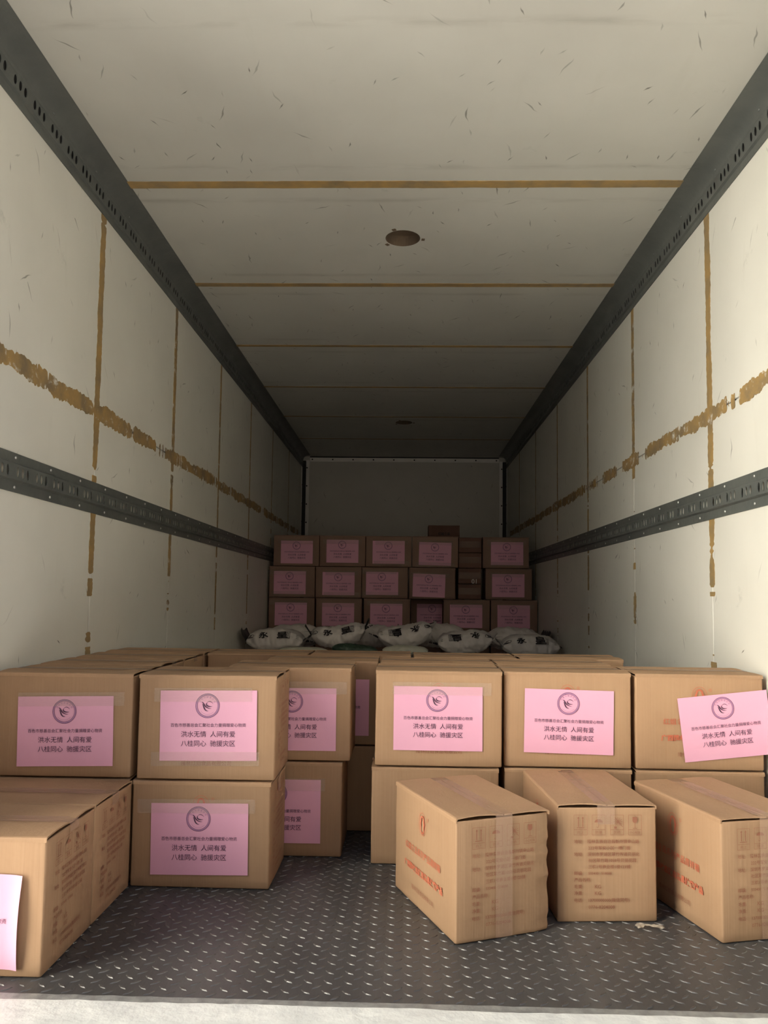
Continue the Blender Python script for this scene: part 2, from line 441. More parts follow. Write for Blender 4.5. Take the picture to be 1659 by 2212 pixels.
# front bulkhead (far end) with riveted white angle trims
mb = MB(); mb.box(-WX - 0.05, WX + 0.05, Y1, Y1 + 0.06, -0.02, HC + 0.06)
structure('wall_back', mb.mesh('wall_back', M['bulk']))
tr = structure('trim_1', None); tr.empty_display_size = 0.1
for s in (-1, 1):
    mb = MB(); a, b = sorted((s * (WX - 0.085), s * (WX - 0.045))); mb.box(a, b, Y1 - 0.006, Y1 - 0.0005, 0.0, HC - 0.045)
    link('angle_strip', bevel(mb.mesh('angle_strip', M['trimwhite']), 0.002, 1), tr)
    mb = MB(); a, b = sorted((s * (WX - 0.006), s * (WX - 0.0005))); mb.box(a, b, Y1 - 0.09, Y1 - 0.05, 0.0, HC - 0.14)
    link('angle_strip', bevel(mb.mesh('angle_strip', M['trimwhite']), 0.002, 1), tr)
    mb = MB(); mb.box(min(s * WX, s * (WX - 0.044)), max(s * WX, s * (WX - 0.044)), Y1 - 0.046, Y1 - 0.0005, 0.0, HC - 0.06)
    link('corner_gasket', mb.mesh('corner_gasket', M['black']), tr)
mb = MB(); mb.box(-WX + 0.09, WX - 0.09, Y1 - 0.006, Y1 - 0.0005, HC - 0.062, HC - 0.012)
link('angle_strip', bevel(mb.mesh('angle_strip', M['trimwhite']), 0.002, 1), tr)
mb = MB(); mb.box(-WX + 0.09, WX - 0.09, Y1 - 0.012, Y1 - 0.0005, HC - 0.011, HC - 0.0005)
link('corner_gasket', mb.mesh('corner_gasket', M['black']), tr)
def rivet_mesh(r, h, m, name='rivet'):
    mb = MB(); n = 10
    rings = [(r, 0), (r * .9, h * .6), (r * .5, h)]
    for k, (rr, hh) in enumerate(rings): mb.v += [(rr * math.cos(2 * math.pi * i / n), rr * math.sin(2 * math.pi * i / n), hh) for i in range(n)]
    for k in range(2):
        for i in range(n): mb.f.append((k * n + i, k * n + (i + 1) % n, (k + 1) * n + (i + 1) % n, (k + 1) * n + i)); mb.mi.append(0)
    mb.f.append(tuple(2 * n + i for i in range(n))); mb.mi.append(0)
    return mb.mesh(name, m, True)
RV_D = rivet_mesh(0.009, 0.006, M['black']); RV_L = rivet_mesh(0.0052, 0.003, M['rivet']); RV_S = rivet_mesh(0.008, 0.004, M['steel'])
for k in range(10): link('rivet', RV_D, tr, (-WX + 0.12 + k * 0.251, Y1 - 0.006, HC - 0.036), (R(90), 0, 0))
for s in (-1, 1):
    for k in range(9):
        link('rivet', RV_D, tr, (s * (WX - 0.056), Y1 - 0.006, 2.46 - k * 0.225), (R(90), 0, 0))
        link('rivet', RV_D, tr, (s * (WX - 0.006), Y1 - 0.062, 2.24 - k * 0.225), (0, -s * R(90), 0))

# floor: chequer plate, real raised treads as far back as the photograph shows them
FY = 1.735
mb = MB(); mb.box(-WX, WX, FY, Y1, -0.05, 0.0)
floor = structure('floor', mb.mesh('floor', M['floor']))
def treads():
    mb = MB(); P = 0.046; L, W, Hh = 0.0145, 0.0042, 0.0021; rnd = random.Random(5)
    outline = [(-1, 0), (-.6, -.62), (0, -1), (.6, -.62), (1, 0), (.6, .62), (0, 1), (-.6, .62)]
    ny = int((3.35 - FY) / P); nx = int(2 * WX / P)
    for j in range(ny * 2):
        for i in range(nx):
            odd = j % 2
            x = -WX + 0.03 + i * P + (P / 2 if odd else 0); y = FY + 0.022 + j * P / 2
            if x > WX - 0.02: continue
            a = R(-38) if odd else R(42)
            c, s = math.cos(a), math.sin(a)
            pts = lambda k, z: [(x + (u * L * k) * c - (v * W * k) * s, y + (u * L * k) * s + (v * W * k) * c, z) for u, v in outline]
            h = Hh * rnd.uniform(.75, 1.05)
            vs = pts(1, 0.0) + pts(.72, h)
            mb.add(vs, [(k, (k + 1) % 8, 8 + (k + 1) % 8, 8 + k) for k in range(8)] + [tuple(range(8, 16))])
    return mb
tp = link('tread_pattern', treads().mesh('tread_pattern', M['tread']), floor); tp['kind'] = 'stuff'
# sill at the rear edge: a grey steel angle and the chalky, bright outer lip
mb = MB()
mb.grid(120, 3, lambda u, v: (-WX + 2.5 * u, 1.70 + 0.036 * v, 0.0035 + 0.0012 * noise.noise(Vector((u * 60, v * 2, 1)))))
mb.box(-WX, WX, 1.695, FY - 0.0005, -0.05, 0.001)
sill = structure('trim_2', mb.mesh('sill_angle', M['sillgrey'], True))
mb = MB()
def lip(u, v):
    n1 = noise.noise(Vector((u * 9, 3.1, 0))) + .5 * noise.noise(Vector((u * 37, 8.1, 0)))
    y = 1.55 + (0.158 + 0.007 * n1) * v
    return (-WX + 2.5 * u, y, 0.0065 - (0.02 * (1 - v) ** 6) + 0.0012 * noise.noise(Vector((u * 80, v * 4, 2))))
mb.grid(160, 8, lip)
mb.box(-WX, WX, 1.56, 1.70, -0.14, -0.0165)
link('sill_lip', mb.mesh('sill_lip', M['sill'], True), sill)

# ------------------------------------------------------------------ perforated steel rails
def slot_plate(mb, fn, y0, y1, v0, v1, pitch=0.13, gap=0.033, rw=0.0098, rh=0.34, per=3, th=0.003):
    """plate in (y, v) with groups of three upright oval slots cut right through"""
    n = 14; vm = (v0 + v1) / 2; hh = (v1 - v0)
    def quad(ya, yb):
        mb.add([fn(ya, v0, 0), fn(yb, v0, 0), fn(yb, v1, 0), fn(ya, v1, 0)], [(0, 1, 2, 3)])
    y = y0
    while y < y1 - pitch:
        quad(y, y + pitch - per * gap)
        ya = y + pitch - per * gap
        for k in range(per):
            a, b = ya + k * gap, ya + (k + 1) * gap; c = (a + b) / 2
            corners = [(a, v0), (b, v0), (b, v1), (a, v1)]
            angs = sorted([2 * math.pi * i / n for i in range(n)] + [math.atan2(q[1] - vm, q[0] - c) % (2 * math.pi) for q in corners])
            ins, out = [], []
            for t in angs:
                cc, ss = math.cos(t), math.sin(t)
                kk = min((gap / 2) / abs(cc) if abs(cc) > 1e-9 else 1e9, (hh / 2) / abs(ss) if abs(ss) > 1e-9 else 1e9)
                ins.append((c + rw * cc, vm + rh * hh * ss)); out.append((c + kk * cc, vm + kk * ss))
            m = len(angs)
            mb.add([fn(p[0], p[1], 0) for p in ins] + [fn(p[0], p[1], 0) for p in out], [(i, m + i, m + (i + 1) % m, (i + 1) % m) for i in range(m)])
            mb.add([fn(p[0], p[1], 0) for p in ins] + [fn(p[0], p[1], -th) for p in ins], [(i, (i + 1) % m, m + (i + 1) % m, m + i) for i in range(m)])
        y += pitch
    quad(y, y1)

for side, s in (('left', -1), ('right', 1)):
    X = lambda t: s * (WX - t)
    # long cargo rail at shoulder height: two flanges, a raised web with slots
    rail = thing('cargo_rail', 'long dark grey perforated steel rail running halfway up the %s wall' % side, 'rail', (X(0), Y0, 1.21))
    L0, L1 = Y0, Y1 - 0.10
    def put(name, mb, m, smooth=False):
        o = link(name, mb.mesh(name, m, smooth), rail); o.matrix_parent_inverse = Matrix.Translation(-Vector(rail.location)); return o
    for za, zb in ((1.21, 1.244), (1.305, 1.338)):
        mb = MB(); a, b = sorted((X(0.0002), X(0.004))); mb.box(a, b, L0, L1, za, zb); put('flange', mb, M['steel'])
    mb = MB()
    slot_plate(mb, lambda y, v, d: (X(0.016 + d), y, v), L0, L1, 1.249, 1.300)
    for za, zb in ((1.244, 1.249), (1.305, 1.300)):
        mb.add([(X(0.004), L0, za), (X(0.004), L1, za), (X(0.016), L1, zb), (X(0.016), L0, zb)], [(0, 1, 2, 3)])
    put('slotted_web', mb, M['steel'])
    for k in range(30):
        for z in (1.226, 1.323):
            o = link('rivet', RV_L, rail, (X(0.004), L0 + 0.08 + 0.25 * k, z), (0, -s * R(90), 0)); o.matrix_parent_inverse = Matrix.Translation(-Vector(rail.location))
    # cove beam in the corner of wall and ceiling, with its own row of slots
    beam = thing('cove_beam', 'dark grey steel cove beam with slots where the %s wall meets the ceiling' % side, 'beam', (X(0), Y0, 2.463))
    inv = Matrix.Translation(-Vector(beam.location))
    mb = MB()
    pts = [(0.0005, 2.463), (0.004, 2.464), (0.006, 2.489), (0.014, 2.494), (0.014, 2.499)]
    for (a, za), (b, zb) in zip(pts, pts[1:]): mb.add([(X(a), L0, za), (X(a), L1, za), (X(b), L1, zb), (X(b), L0, zb)], [(0, 1, 2, 3)])
    o = link('lower_flange', mb.mesh('lower_flange', M['steel']), beam); o.matrix_parent_inverse = inv
    mb = MB(); slot_plate(mb, lambda y, v, d: (X(0.014 + (v - 2.499) * 0.13 + d), y, v), L0, L1, 2.499, 2.545, rw=0.0105, rh=0.34)
    k_ = len(mb.f); mb.add([(X(0.007), L0, 2.497), (X(0.007), L1, 2.497), (X(0.012), L1, 2.546), (X(0.012), L0, 2.546)], [(0, 1, 2, 3)], 1)  # black plate behind the slots stands in for the shade inside the beam
    o = link('slotted_web', mb.mesh('slotted_web', [M['steel'], M['black']]), beam); o.matrix_parent_inverse = inv
    mb = MB(); cv = [(0.020, 2.545), (0.0225, 2.5475)] + [(0.0225 + 0.0825 * (1 - math.cos(q)) ** 1.0, 2.5475 + 0.052 * math.sin(q)) for q in [math.pi / 2 * k / 10 for k in range(1, 11)]]
    mb.grid(1, len(cv) - 1, lambda u, v: (X(cv[round(v * (len(cv) - 1))][0]), L0 + (L1 - L0) * u, cv[round(v * (len(cv) - 1))][1]))
    o = link('cove_plate', mb.mesh('cove_plate', M['steel'], True), beam); o.matrix_parent_inverse = inv
    for k in range(20):
        o = link('rivet', RV_S, beam, (X(0.0265), L0 + 0.2 + 0.37 * k, 2.567), (0, -s * R(72), 0)); o.matrix_parent_inverse = inv

# ------------------------------------------------------------------ cartons
CL, CW, CH = 0.425, 0.28, 0.315
def body_mesh(seed, L=CL, W=CW, H=CH, mat='card', crush=False):
    rnd = random.Random(seed); rc = 0.005; mb = MB()
    loop = []
    def side(p, q, n):
        for i in range(n): loop.append((p[0] + (q[0] - p[0]) * i / n, p[1] + (q[1] - p[1]) * i / n))
    hx, hy = L / 2 - .001, W / 2 - .001
    cs = [(hx - rc, -hy + rc, -90), (hx - rc, hy - rc, 0), (-hx + rc, hy - rc, 90), (-hx + rc, -hy + rc, 180)]
    start = (-hx + rc, -hy)
    pts = [(-hx + rc, -hy)]
    for k, (cx, cy_, a0) in enumerate(cs):
        p = pts[-1]; a = R(a0); q = (cx + rc * math.cos(a), cy_ + rc * math.sin(a))
        side(p, q, 10 if k % 2 == 0 else 7)
        for j in range(3): t = R(a0 + 30 * j); loop.append((cx + rc * math.cos(t), cy_ + rc * math.sin(t)))
        t = R(a0 + 90); pts.append((cx + rc * math.cos(t), cy_ + rc * math.sin(t)))
    zl = [0.0, 0.003, 0.03, 0.08, 0.14, 0.2, 0.255, 0.29, 0.302, 0.307]
    zl = [z * H / 0.315 for z in zl]
    if crush: zl = sorted(set(zl + [H * q / 26 for q in range(1, 25)]))
    n = len(loop); sk = rnd.uniform(-.002, .002)
    for k, z in enumerate(zl):
        ins = 0.0025 if k == 0 else 0.0
        for (x, y) in loop:
            e = max(0, 1 - abs(x / hx) ** 4) if abs(y) > hy - .002 else max(0, 1 - abs(y / hy) ** 4)
            b = 0.0011 * e * math.sin(math.pi * min(1, z / H)) * rnd.uniform(.4, 1) + 0.0009 * noise.noise(Vector((x * 14, y * 14 + seed * 3, z * 12)))
            d = math.hypot(x, y); ax = abs(x) >= hx - rc; 
            nx_, ny_ = ((1 if x > 0 else -1), 0) if abs(x) > hx - .002 else (0, (1 if y > 0 else -1)) if abs(y) > hy - .002 else (0, 0)
            if crush and x > hx - .022 and y > hy - .022:
                q = abs(noise.noise(Vector((z * 30, 1.7, 2)))) ** .6 * (1 if x > hx - .008 or y > hy - .008 else .5)
                x -= .010 * q; y -= .0035 * q
            mb.v.append((x * (1 - ins / hx) + nx_ * b + sk * z, y * (1 - ins / hy) + ny_ * b, z))
    for k in range(len(zl) - 1):
        for i in range(n): mb.f.append((k * n + i, k * n + (i + 1) % n, (k + 1) * n + (i + 1) % n, (k + 1) * n + i)); mb.mi.append(0)
    mb.f.append(tuple(range(n))[::-1]); mb.mi.append(0)
    top = len(mb.v); base = (len(zl) - 1) * n
    for i in range(n): x, y, z = mb.v[base + i]; mb.v.append((x * .982, y * .975, z))
    low = len(mb.v)
    for i in range(n): x, y, z = mb.v[base + i]; mb.v.append((x * .982, y * .975, z - .004))
    for i in range(n):
        j = (i + 1) % n
        mb.f += [(base + i, base + j, top + j, top + i), (top + i, top + j, low + j, low + i)]; mb.mi += [0, 0]
    mb.f.append(tuple(low + i for i in range(n))); mb.mi.append(0)
    me = mb.mesh('body', M[mat], True)
    me.polygons.foreach_set('use_smooth', [len(p.vertices) == 4 for p in me.polygons])
    return me

def flap_mesh(seed, s, L=CL, W=CW, H=CH, mat='card'):
    """one long top flap, folded over the long edge y = s*W/2 and reaching the middle seam; its ends lift a little"""
    rnd = random.Random(seed * 2 + (s > 0)); mb = MB()
    a0, a1 = rnd.uniform(.001, .005), rnd.uniform(.001, .005)
    prof = [(0.0, -.012), (0.0, -.005), (.0015, -.0015), (.005, 0.0), (.03, .0), (.065, .0), (.1, .0), (W / 2 - .0015, .0)]
    nx = 16; hl = L / 2 - .0005
    def pt(u, k, dz):
        x = -hl + 2 * hl * u; d, z = prof[k]
        v = d / (W / 2)
        lift = (a1 if u > .5 else a0) * abs(2 * u - 1) ** 7 * math.sin(math.pi * min(1, max(0, v)))
        sag = -0.0012 * v * (1 - (2 * u - 1) ** 2) * 1.0
        zz = z + lift + sag + .0006 * noise.noise(Vector((x * 12, d * 20, seed)))
        dd = max(0.0, d) + (0.0035 if (dz < 0 and k < 3) else 0)
        return (x, s * (W / 2 - dd), H + zz + (dz if k >= 2 else 0))
    n = len(prof)
    for dz in (0, -.0035):
        for k in range(n):
            for i in range(nx + 1): mb.v.append(pt(i / nx, k, dz))
    S = n * (nx + 1)
    idx = lambda lay, k, i: lay * S + k * (nx + 1) + i
    for lay in (0, 1):
        for k in range(n - 1):
            for i in range(nx):
                q = (idx(lay, k, i), idx(lay, k, i + 1), idx(lay, k + 1, i + 1), idx(lay, k + 1, i))
                mb.f.append(q if (s < 0) == (lay == 0) else q[::-1]); mb.mi.append(0)
    for k in range(n - 1):
        for i in (0, nx):
            q = (idx(0, k, i), idx(0, k + 1, i), idx(1, k + 1, i), idx(1, k, i)); mb.f.append(q if i else q[::-1]); mb.mi.append(0)
    for i in range(nx):
        mb.f.append((idx(0, n - 1, i), idx(0, n - 1, i + 1), idx(1, n - 1, i + 1), idx(1, n - 1, i))); mb.mi.append(0)
    return mb.mesh('top_flap', M[mat], False)

def tape_mesh(seed, L=CL, H=CH, down0=0.08, down1=0.08, folded=True):
    rnd = random.Random(seed); mb = MB(); hw = 0.0245; x1 = L / 2 + .0032
    path = [(-x1, H - down0), (-x1, H - .003), (-x1 + .003, H + .0012)] + [(-L / 2 + L * k / 10, H + .0014) for k in range(1, 10)] + [(x1 - .003, H + .0012), (x1, H - .003), (x1, H - down1)]
    if not folded: path = path[3:-3]
    sk = rnd.uniform(-.006, .006)
    def f(u, v):
        k = round(v * (len(path) - 1)); x, z = path[k]
        return (x, sk + hw * (2 * u - 1) + .0012 * noise.noise(Vector((k * .9, seed, u))), z + .0004 * noise.noise(Vector((x * 30, u * 3, seed))))
    mb.grid(4, len(path) - 1, f)
    return mb.mesh('sealing_tape', M['tape'], True)

BODY = [body_mesh(k) for k in range(6)]
FLAPS = [(flap_mesh(k, -1), flap_mesh(k, 1)) for k in range(6)]
BODY_CRUSHED = body_mesh(7, crush=True)
TAPES = [tape_mesh(k, down0=.03 + .01 * k, down1=.022 + .01 * k) for k in range(4)] + [tape_mesh(9, down1=0.312)]
BW, BH = 0.30, 0.286
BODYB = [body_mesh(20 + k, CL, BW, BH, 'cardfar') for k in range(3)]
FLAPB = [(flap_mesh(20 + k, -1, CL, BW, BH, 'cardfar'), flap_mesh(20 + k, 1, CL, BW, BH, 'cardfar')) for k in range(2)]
TAPEB = tape_mesh(30, CL, BH, folded=False)

# --- printed matter (meshes shared by all cartons)
PW, PH = 0.297, 0.212
def paper_mesh(seed, curl=0.0):
    mb = MB()
    def f(u, v):
        x, z = PW * (u - .5), PH * (v - .5)
        d = .0007 * noise.noise(Vector((x * 16, z * 16, seed))) + curl * max(0, (u - .90) / .10) ** 2 * (.35 + .65 * math.sin(math.pi * v)) 
        return (x, -d, z)
    mb.grid(18, 12, f)
    return mb.mesh('pink_sheet', M['pink'], True)
PAPERS = [paper_mesh(k) for k in range(4)]
PAPER_CURL = paper_mesh(9, 0.016)
flat = lambda d: (lambda x, z: (x, -d, z))

def emblem_mesh():
    mb = MB(); f = flat(.0016); ex, ez = -.003, .060; r = .0365
    ring(mb, ex, ez, r, .0011, f, 0, 48); ring(mb, ex, ez, r - .0025, .0036, f, 1, 48); ring(mb, ex, ez, r - .0052, .0008, f, 0, 48)
    # dove-like group of four swept strokes
    def swoop(p0, p1, p2, p3, w):
        pts, ws = [], []
        for k in range(13):
            t = k / 12; b = [(1 - t) ** 3, 3 * t * (1 - t) ** 2, 3 * t * t * (1 - t), t ** 3]
            pts.append((ex + sum(c * p[0] for c, p in zip(b, (p0, p1, p2, p3))) * .001, ez + sum(c * p[1] for c, p in zip(b, (p0, p1, p2, p3))) * .001))
            ws.append(w * (.12 + math.sin(math.pi * t) ** .8))
        stroke(mb, pts, ws, f, 0)
    swoop((-19, 11), (-10, 14), (-13, -9), (12, -8.5), .0034)
    swoop((-16, 6), (-11, 2), (-12, -17), (3, -16), .0036)
    swoop((-1, 10), (-8, 2), (0, -4), (15, -1.5), .0034)
    swoop((-2, 9), (4, 16), (12, 13), (17, 6), .0016)
    for k, ch in enumerate('百色市慈善总会'):
        a = R(150 - 20 * k); rr = .0262
        text(mb, ch, .0066, ex + rr * math.cos(a), ez + rr * math.sin(a), f, 1, rot=a - math.pi / 2)
    pts = [(ex + .0262 * math.cos(R(t)), ez + .0262 * math.sin(R(t))) for t in range(-140, -39, 8)]
    stroke(mb, pts, .0007, f, 1)
    return mb.mesh('emblem', [M['ink'], M['inkring']])
def letter_mesh():
    mb = MB(); f = flat(.0016)
    text(mb, '百色市慈善总会汇聚社会力量捐赠爱心物资', .0122, 0, .0015, f, 0)
    text(mb, '洪水无情', .0196, -.0445, -.0255, f, 0); text(mb, '人间有爱', .0196, .0445, -.0255, f, 0)
    text(mb, '八桂同心', .0196, -.0445, -.0535, f, 0); text(mb, '驰援灾区', .0196, .0445, -.0535, f, 0)
    return mb.mesh('lettering', M['ink'])
EMBLEM, LETTERS = emblem_mesh(), letter_mesh()

def clear_tape_mesh(seed, w, h):
    mb = MB()
    def f(u, v):
        x, z = w * (u - .5), h * (v - .5)
        rag = .004 * noise.noise(Vector((v * 9, seed, u * 2))) if u in (0, 1) else 0
        cr = max(0, noise.noise(Vector((x * 11 + seed * 5, z * 9, seed)))) ** .5
        return (x + rag, -.0022 - .0006 * abs(noise.noise(Vector((x * 40, z * 60, seed * 3)))) - .0042 * cr * abs(noise.noise(Vector((x * 95, z * 130, seed * 3)))), z)
    mb.grid(80, 14, f)
    return mb.mesh('clear_tape', M['clear'], True)
CLEARS = [clear_tape_mesh(k, w, .042) for k, w in enumerate((.33, .36, .30))]

def side_logo_mesh():
    mb = MB(); f = flat(0.0)
    ex, ez = 0.0, .243
    ring(mb, ex, ez, .031, .0012, f, 0, 36, .82); ring(mb, ex, ez - .002, .025, .0010, f, 0, 36, .8)
    # little standing figure inside the oval
    pts = [(ex - .009, ez - .02), (ex - .0125, ez + .002), (ex - .007, ez + .017), (ex, ez + .021), (ex + .007, ez + .017), (ex + .0125, ez + .002), (ex + .009, ez - .02)]
    stroke(mb, pts, [.003, .0075, .005, .005, .005, .0075, .003], f, 0)
    stroke(mb, [(ex - .009, ez - .02), (ex, ez - .026), (ex + .009, ez - .02)], .004, f, 0)
    text(mb, 'R', .008, ex + .036, ez + .02, f, 0); ring(mb, ex + .036, ez + .02, .005, .0008, f, 0, 16)
    return mb.mesh('printed_logo', M['red'])
def line_mesh(name, body, size, x, z, off, m):
    mb = MB(); text(mb, body, size, x, z, flat(0.0), 0, offset=off); return mb.mesh(name, M[m])
SIDEP = [('printed_logo', side_logo_mesh()), ('printed_title', line_mesh('printed_title', '红姐食品系列产品周转箱', .0222, 0, .158, .0002, 'red')),
         ('printed_product_line', line_mesh('printed_product_line', '广西隆林各族自治县扶贫产品', .0205, .004, .104, .0009, 'red')),
         ('printed_company_line', line_mesh('printed_company_line', '隆林红姐食品有限公司', .0155, .002, .05, 0.0, 'redfaint'))]
def end_print_mesh():
    mb = MB(); f = lambda x, z: (0.0, x, z); w = .0009
    xs = (-.093, -.0425, .009, .0595); zt, zb = .288, .234; iw = .0365; zm = .248
    for x in xs:
        rect(mb, x, x + iw, zb, zt, w, f); stroke(mb, [(x, zm), (x + iw, zm)], w, f)
    for x, t in zip(xs, ('向上', '防潮', '防晒', '小心轻放')): text(mb, t, .0095 if len(t) < 3 else .0075, x + iw / 2, (zb + zm) / 2, f)
    x = xs[0]
    for k in (.012, .0245):
        stroke(mb, [(x + k, zm + .008), (x + k, zt - .007)], .0022, f)
        mb.poly([f(x + k - .003, zt - .0095), f(x + k + .003, zt - .0095), f(x + k, zt - .004)])
    stroke(mb, [(x + .008, zm + .0055), (x + .0285, zm + .0055)], .002, f)
    x = xs[1] + iw / 2; z = zm + .020                                   # umbrella
    mb.poly([f(x + .0115 * math.cos(R(t)), z + .009 * math.sin(R(t))) for t in range(0, 181, 15)])
    stroke(mb, [(x, z), (x, z - .011), (x - .0015, z - .014), (x - .0045, z - .0135), (x - .005, z - .011)], .0012, f)
    for k in range(3): stroke(mb, [(x - .006 + k * .006, z + .011), (x - .0045 + k * .006, z + .015)], .0008, f)
    x = xs[2] + .021; z = zm + .022                                     # sun over a crate
    for k in range(12):
        a = math.pi * 2 * k / 12; stroke(mb, [(x + .004 * math.cos(a), z + .004 * math.sin(a)), (x + .0125 * math.cos(a), z + .0125 * math.sin(a))], .0010, f)
    ring(mb, x, z, .0026, .0022, f, 0, 14); mb.poly([f(x - .0105, zm + .003), f(x - .0035, zm + .003), f(x - .0035, zm + .009), f(x - .0105, zm + .009)])
    stroke(mb, [(x - .009, z + .012), (x + .013, z - .014)], .0012, f)
    x = xs[3] + iw / 2                                                  # goblet
    mb.poly([f(x + a, zt + b) for a, b in ((-.0065, -.005), (-.0068, -.016), (-.004, -.0205), (0, -.0215), (.004, -.0205), (.0068, -.016), (.0065, -.005))])
    stroke(mb, [(x, zt - .02), (x, zm + .004)], .0014, f); stroke(mb, [(x - .006, zm + .0042), (x + .006, zm + .0042)], .0014, f)
    T = lambda b, x, z, s=.0112: text(mb, b, s, x, z, f, 0, 'L', .00012)
    T('地址:', -.093, .2165); T('隆林各族自治县新州镇金山路', -.0555, .2165); T('222号军安小区一楼门面', -.0535, .199)
    T('地址:', -.093, .182); T('深圳市罗湖区翠竹街道贝丽北', -.0555, .182); T('社区翠竹路1058号贝丽花园', -.0535, .1655); T('三栋1号商业楼1楼123铺', -.0535, .1485)
    T('邮编:', -.093, .131); T('533400   518000', -.0535, .131, .0095)
    T('产品名称:', -.093, .1135); T('毛重:', -.093, .0955); T('KG', -.036, .0955, .014); T('净重:', -.093, .078); T('KG', -.036, .078, .014)
    T('电话:', -.093, .059); T('13700000000(微信同号)', -.0535, .059, .0115); T('0776-8204008', -.0535, .041, .0125)
    return mb.mesh('end_print', M['redfaint'])
ENDP = end_print_mesh()

_n = [0]
def carton(x, y, z, rz, label, group, paper=None, side=False, end=False, kind='A', tapes=True, longtape=False, curl=False, cat='carton', crush=False):
    """x, y: centre of the base. paper = (dx, dz, rot_deg, clear_tape)"""
    k = _n[0]; _n[0] += 1
    t = thing('carton', label, cat, (x, y, z), (0, 0, R(rz)), group)
    if kind == 'A': W, H, b, f, tp = CW, CH, BODY[k % 6], FLAPS[(k * 5) % 6], TAPES[4 if longtape else k % 4]
    else: W, H, b, f, tp = BW, BH, BODYB[k % 3], FLAPB[k % 2], TAPEB
    link('body', BODY_CRUSHED if crush else b, t); link('top_flap', f[0], t); link('top_flap', f[1], t)
    if tapes: link('sealing_tape', tp, t)
    if side:
        for nm, me in SIDEP: link(nm, me, t, (0, -W / 2 - .0024, 0))
    if end: link('end_print', ENDP, t, (CL / 2 + .0024, 0, 0))
    if paper:
        dx, dz, rot, ct = paper
        p = link('pink_sheet', PAPER_CURL if curl else PAPERS[k % 4], t, (dx, -W / 2 - .0034, dz), (0, R(-rot), 0))
        link('emblem', EMBLEM, p); link('lettering', LETTERS, p)
        if ct: link('clear_tape', CLEARS[k % 3], p, (random.Random(k).uniform(-.03, .03), 0, PH / 2 - .012 + random.Random(k + 5).uniform(-.006, .014)))
        if ct == 2: link('clear_tape', CLEARS[(k + 1) % 3], p, (random.Random(k).uniform(-.02, .03), 0, -PH / 2 + .006))
    return t

def col_x(x0): return x0 + CL / 2
LOW = 0.0022                     # cartons stand on the raised treads
UPZ = LOW + CH + 0.0060
def stack(x0, y, labels, group, dx=(0, 0), dy=(0, 0), rz=(0, 0), papers=(None, None), sides=(False, False), ends=(False, False), z_up=None):
    """a carton on the floor and a second on top of it; labels = (lower, upper)"""
    for k, z in enumerate((LOW, UPZ)):
        carton(col_x(x0) + dx[k], y + CW / 2 + dy[k], z, rz[k], labels[k], group, papers[k], sides[k], ends[k])

# near cartons standing on the floor
carton(-1.009, 1.946, LOW, 0.0, 'brown carton nearest the sill on the left, pink sheet peeling at its right edge', 'loose cartons by the sill', (.012, .128, -1.5, 0), False, True, curl=True)
carton(-1.009, 2.229, LOW, 0.0, 'brown carton on the floor between the nearest left carton and the left wall stack', 'loose cartons by the sill', None, False, True)
def near(cx, cy_, rz, label, lt):
    """placed by its near left bottom corner; the printed end faces the rear opening"""
    a = R(rz); ex = Vector((math.cos(a), math.sin(a))); ey = Vector((-math.sin(a), math.cos(a)))
    c = Vector((cx, cy_)) - ex * CL / 2 + ey * CW / 2
    carton(c.x, c.y, LOW, rz, label, 'loose cartons by the sill', None, True, True, longtape=lt, crush=label.startswith('brown carton turned'))
near(0.166, 2.026, -68.0, 'brown carton turned askew on the open floor with crushed corner and dark tape', True)
near(0.455, 2.182, -86.0, 'middle one of the three loose cartons at right, symbols facing straight out', False)
near(0.858, 2.072, -76.0, 'rightmost loose carton on the floor, cut off by the photo edge', True)

# scrap of clear tape on the floor
mb = MB()
def scrap(u, v):
    x, y = .075 * (u - .5), .020 * (v - .5) * (1 + .5 * math.sin(u * 9))
    return (x, y + .008 * math.sin(u * 5), .0035 + .007 * abs(noise.noise(Vector((u * 5, v * 3, 4)))))
mb.grid(20, 6, scrap)
sc_ = link('tape_scrap', mb.mesh('tape_scrap', M['scrap'], True), None, (.700, 2.163, .0015), (0, 0, R(8)))
sc_['label'] = 'small crumpled scrap of pale tape on the floor before the middle loose carton'; sc_['category'] = 'scrap'

# left block
G1 = 'cartons stacked two high behind the sill'
HID = 'plain brown carton hidden in the bottom tier behind the front stacks'
stack(-1.232, 2.372, ('lower carton of the front stack at the left wall, hidden behind loose cartons', 'upper carton of the front stack touching the left wall, pink sheet taped on'), G1,
      papers=(None, (.008, .138, 1.2, 1)), rz=(0, .3))
stack(-0.795, 2.368, ('lower carton of the second stack from the left wall, standing on chequer plate', 'upper carton of the second stack from the left wall, shiny tape over its sheet'), G1,
      papers=((-.002, .145, 0.8, 1), (.006, .163, .8, 2)), dx=(0, .008), ends=(True, True), rz=(-.5, .4), sides=(True, True))
stack(-0.592, 2.668, ('lower carton half hidden behind the second left stack, beside the dark gap', 'upper carton half hidden behind the second left stack, beside the dark gap'), G1,
      papers=((-.008, .150, .3, 1), (.014, .139, .3, 1)), dx=(-.012, .014))
stack(-0.497, 2.965, ('lower carton in deep shadow at the end of the dark gap', 'upper carton in deep shadow at the end of the dark gap, sheet barely lit'), G1,
      papers=(None, (.032, .14, 0, 0)))
for k, w in enumerate(('second', 'third', 'fourth')):
    stack(-1.242, 2.672 + .29 * k, (HID, '%s carton back along the left wall, only its top flaps showing' % w), G1, rz=(0, .2 - .15 * k))
stack(-0.804, 3.255, (HID, 'carton behind the empty spot near the left wall, its face in shade'), G1)
stack(-0.368, 3.262, (HID, 'carton behind the dark gap carton, third from the left wall'), G1)
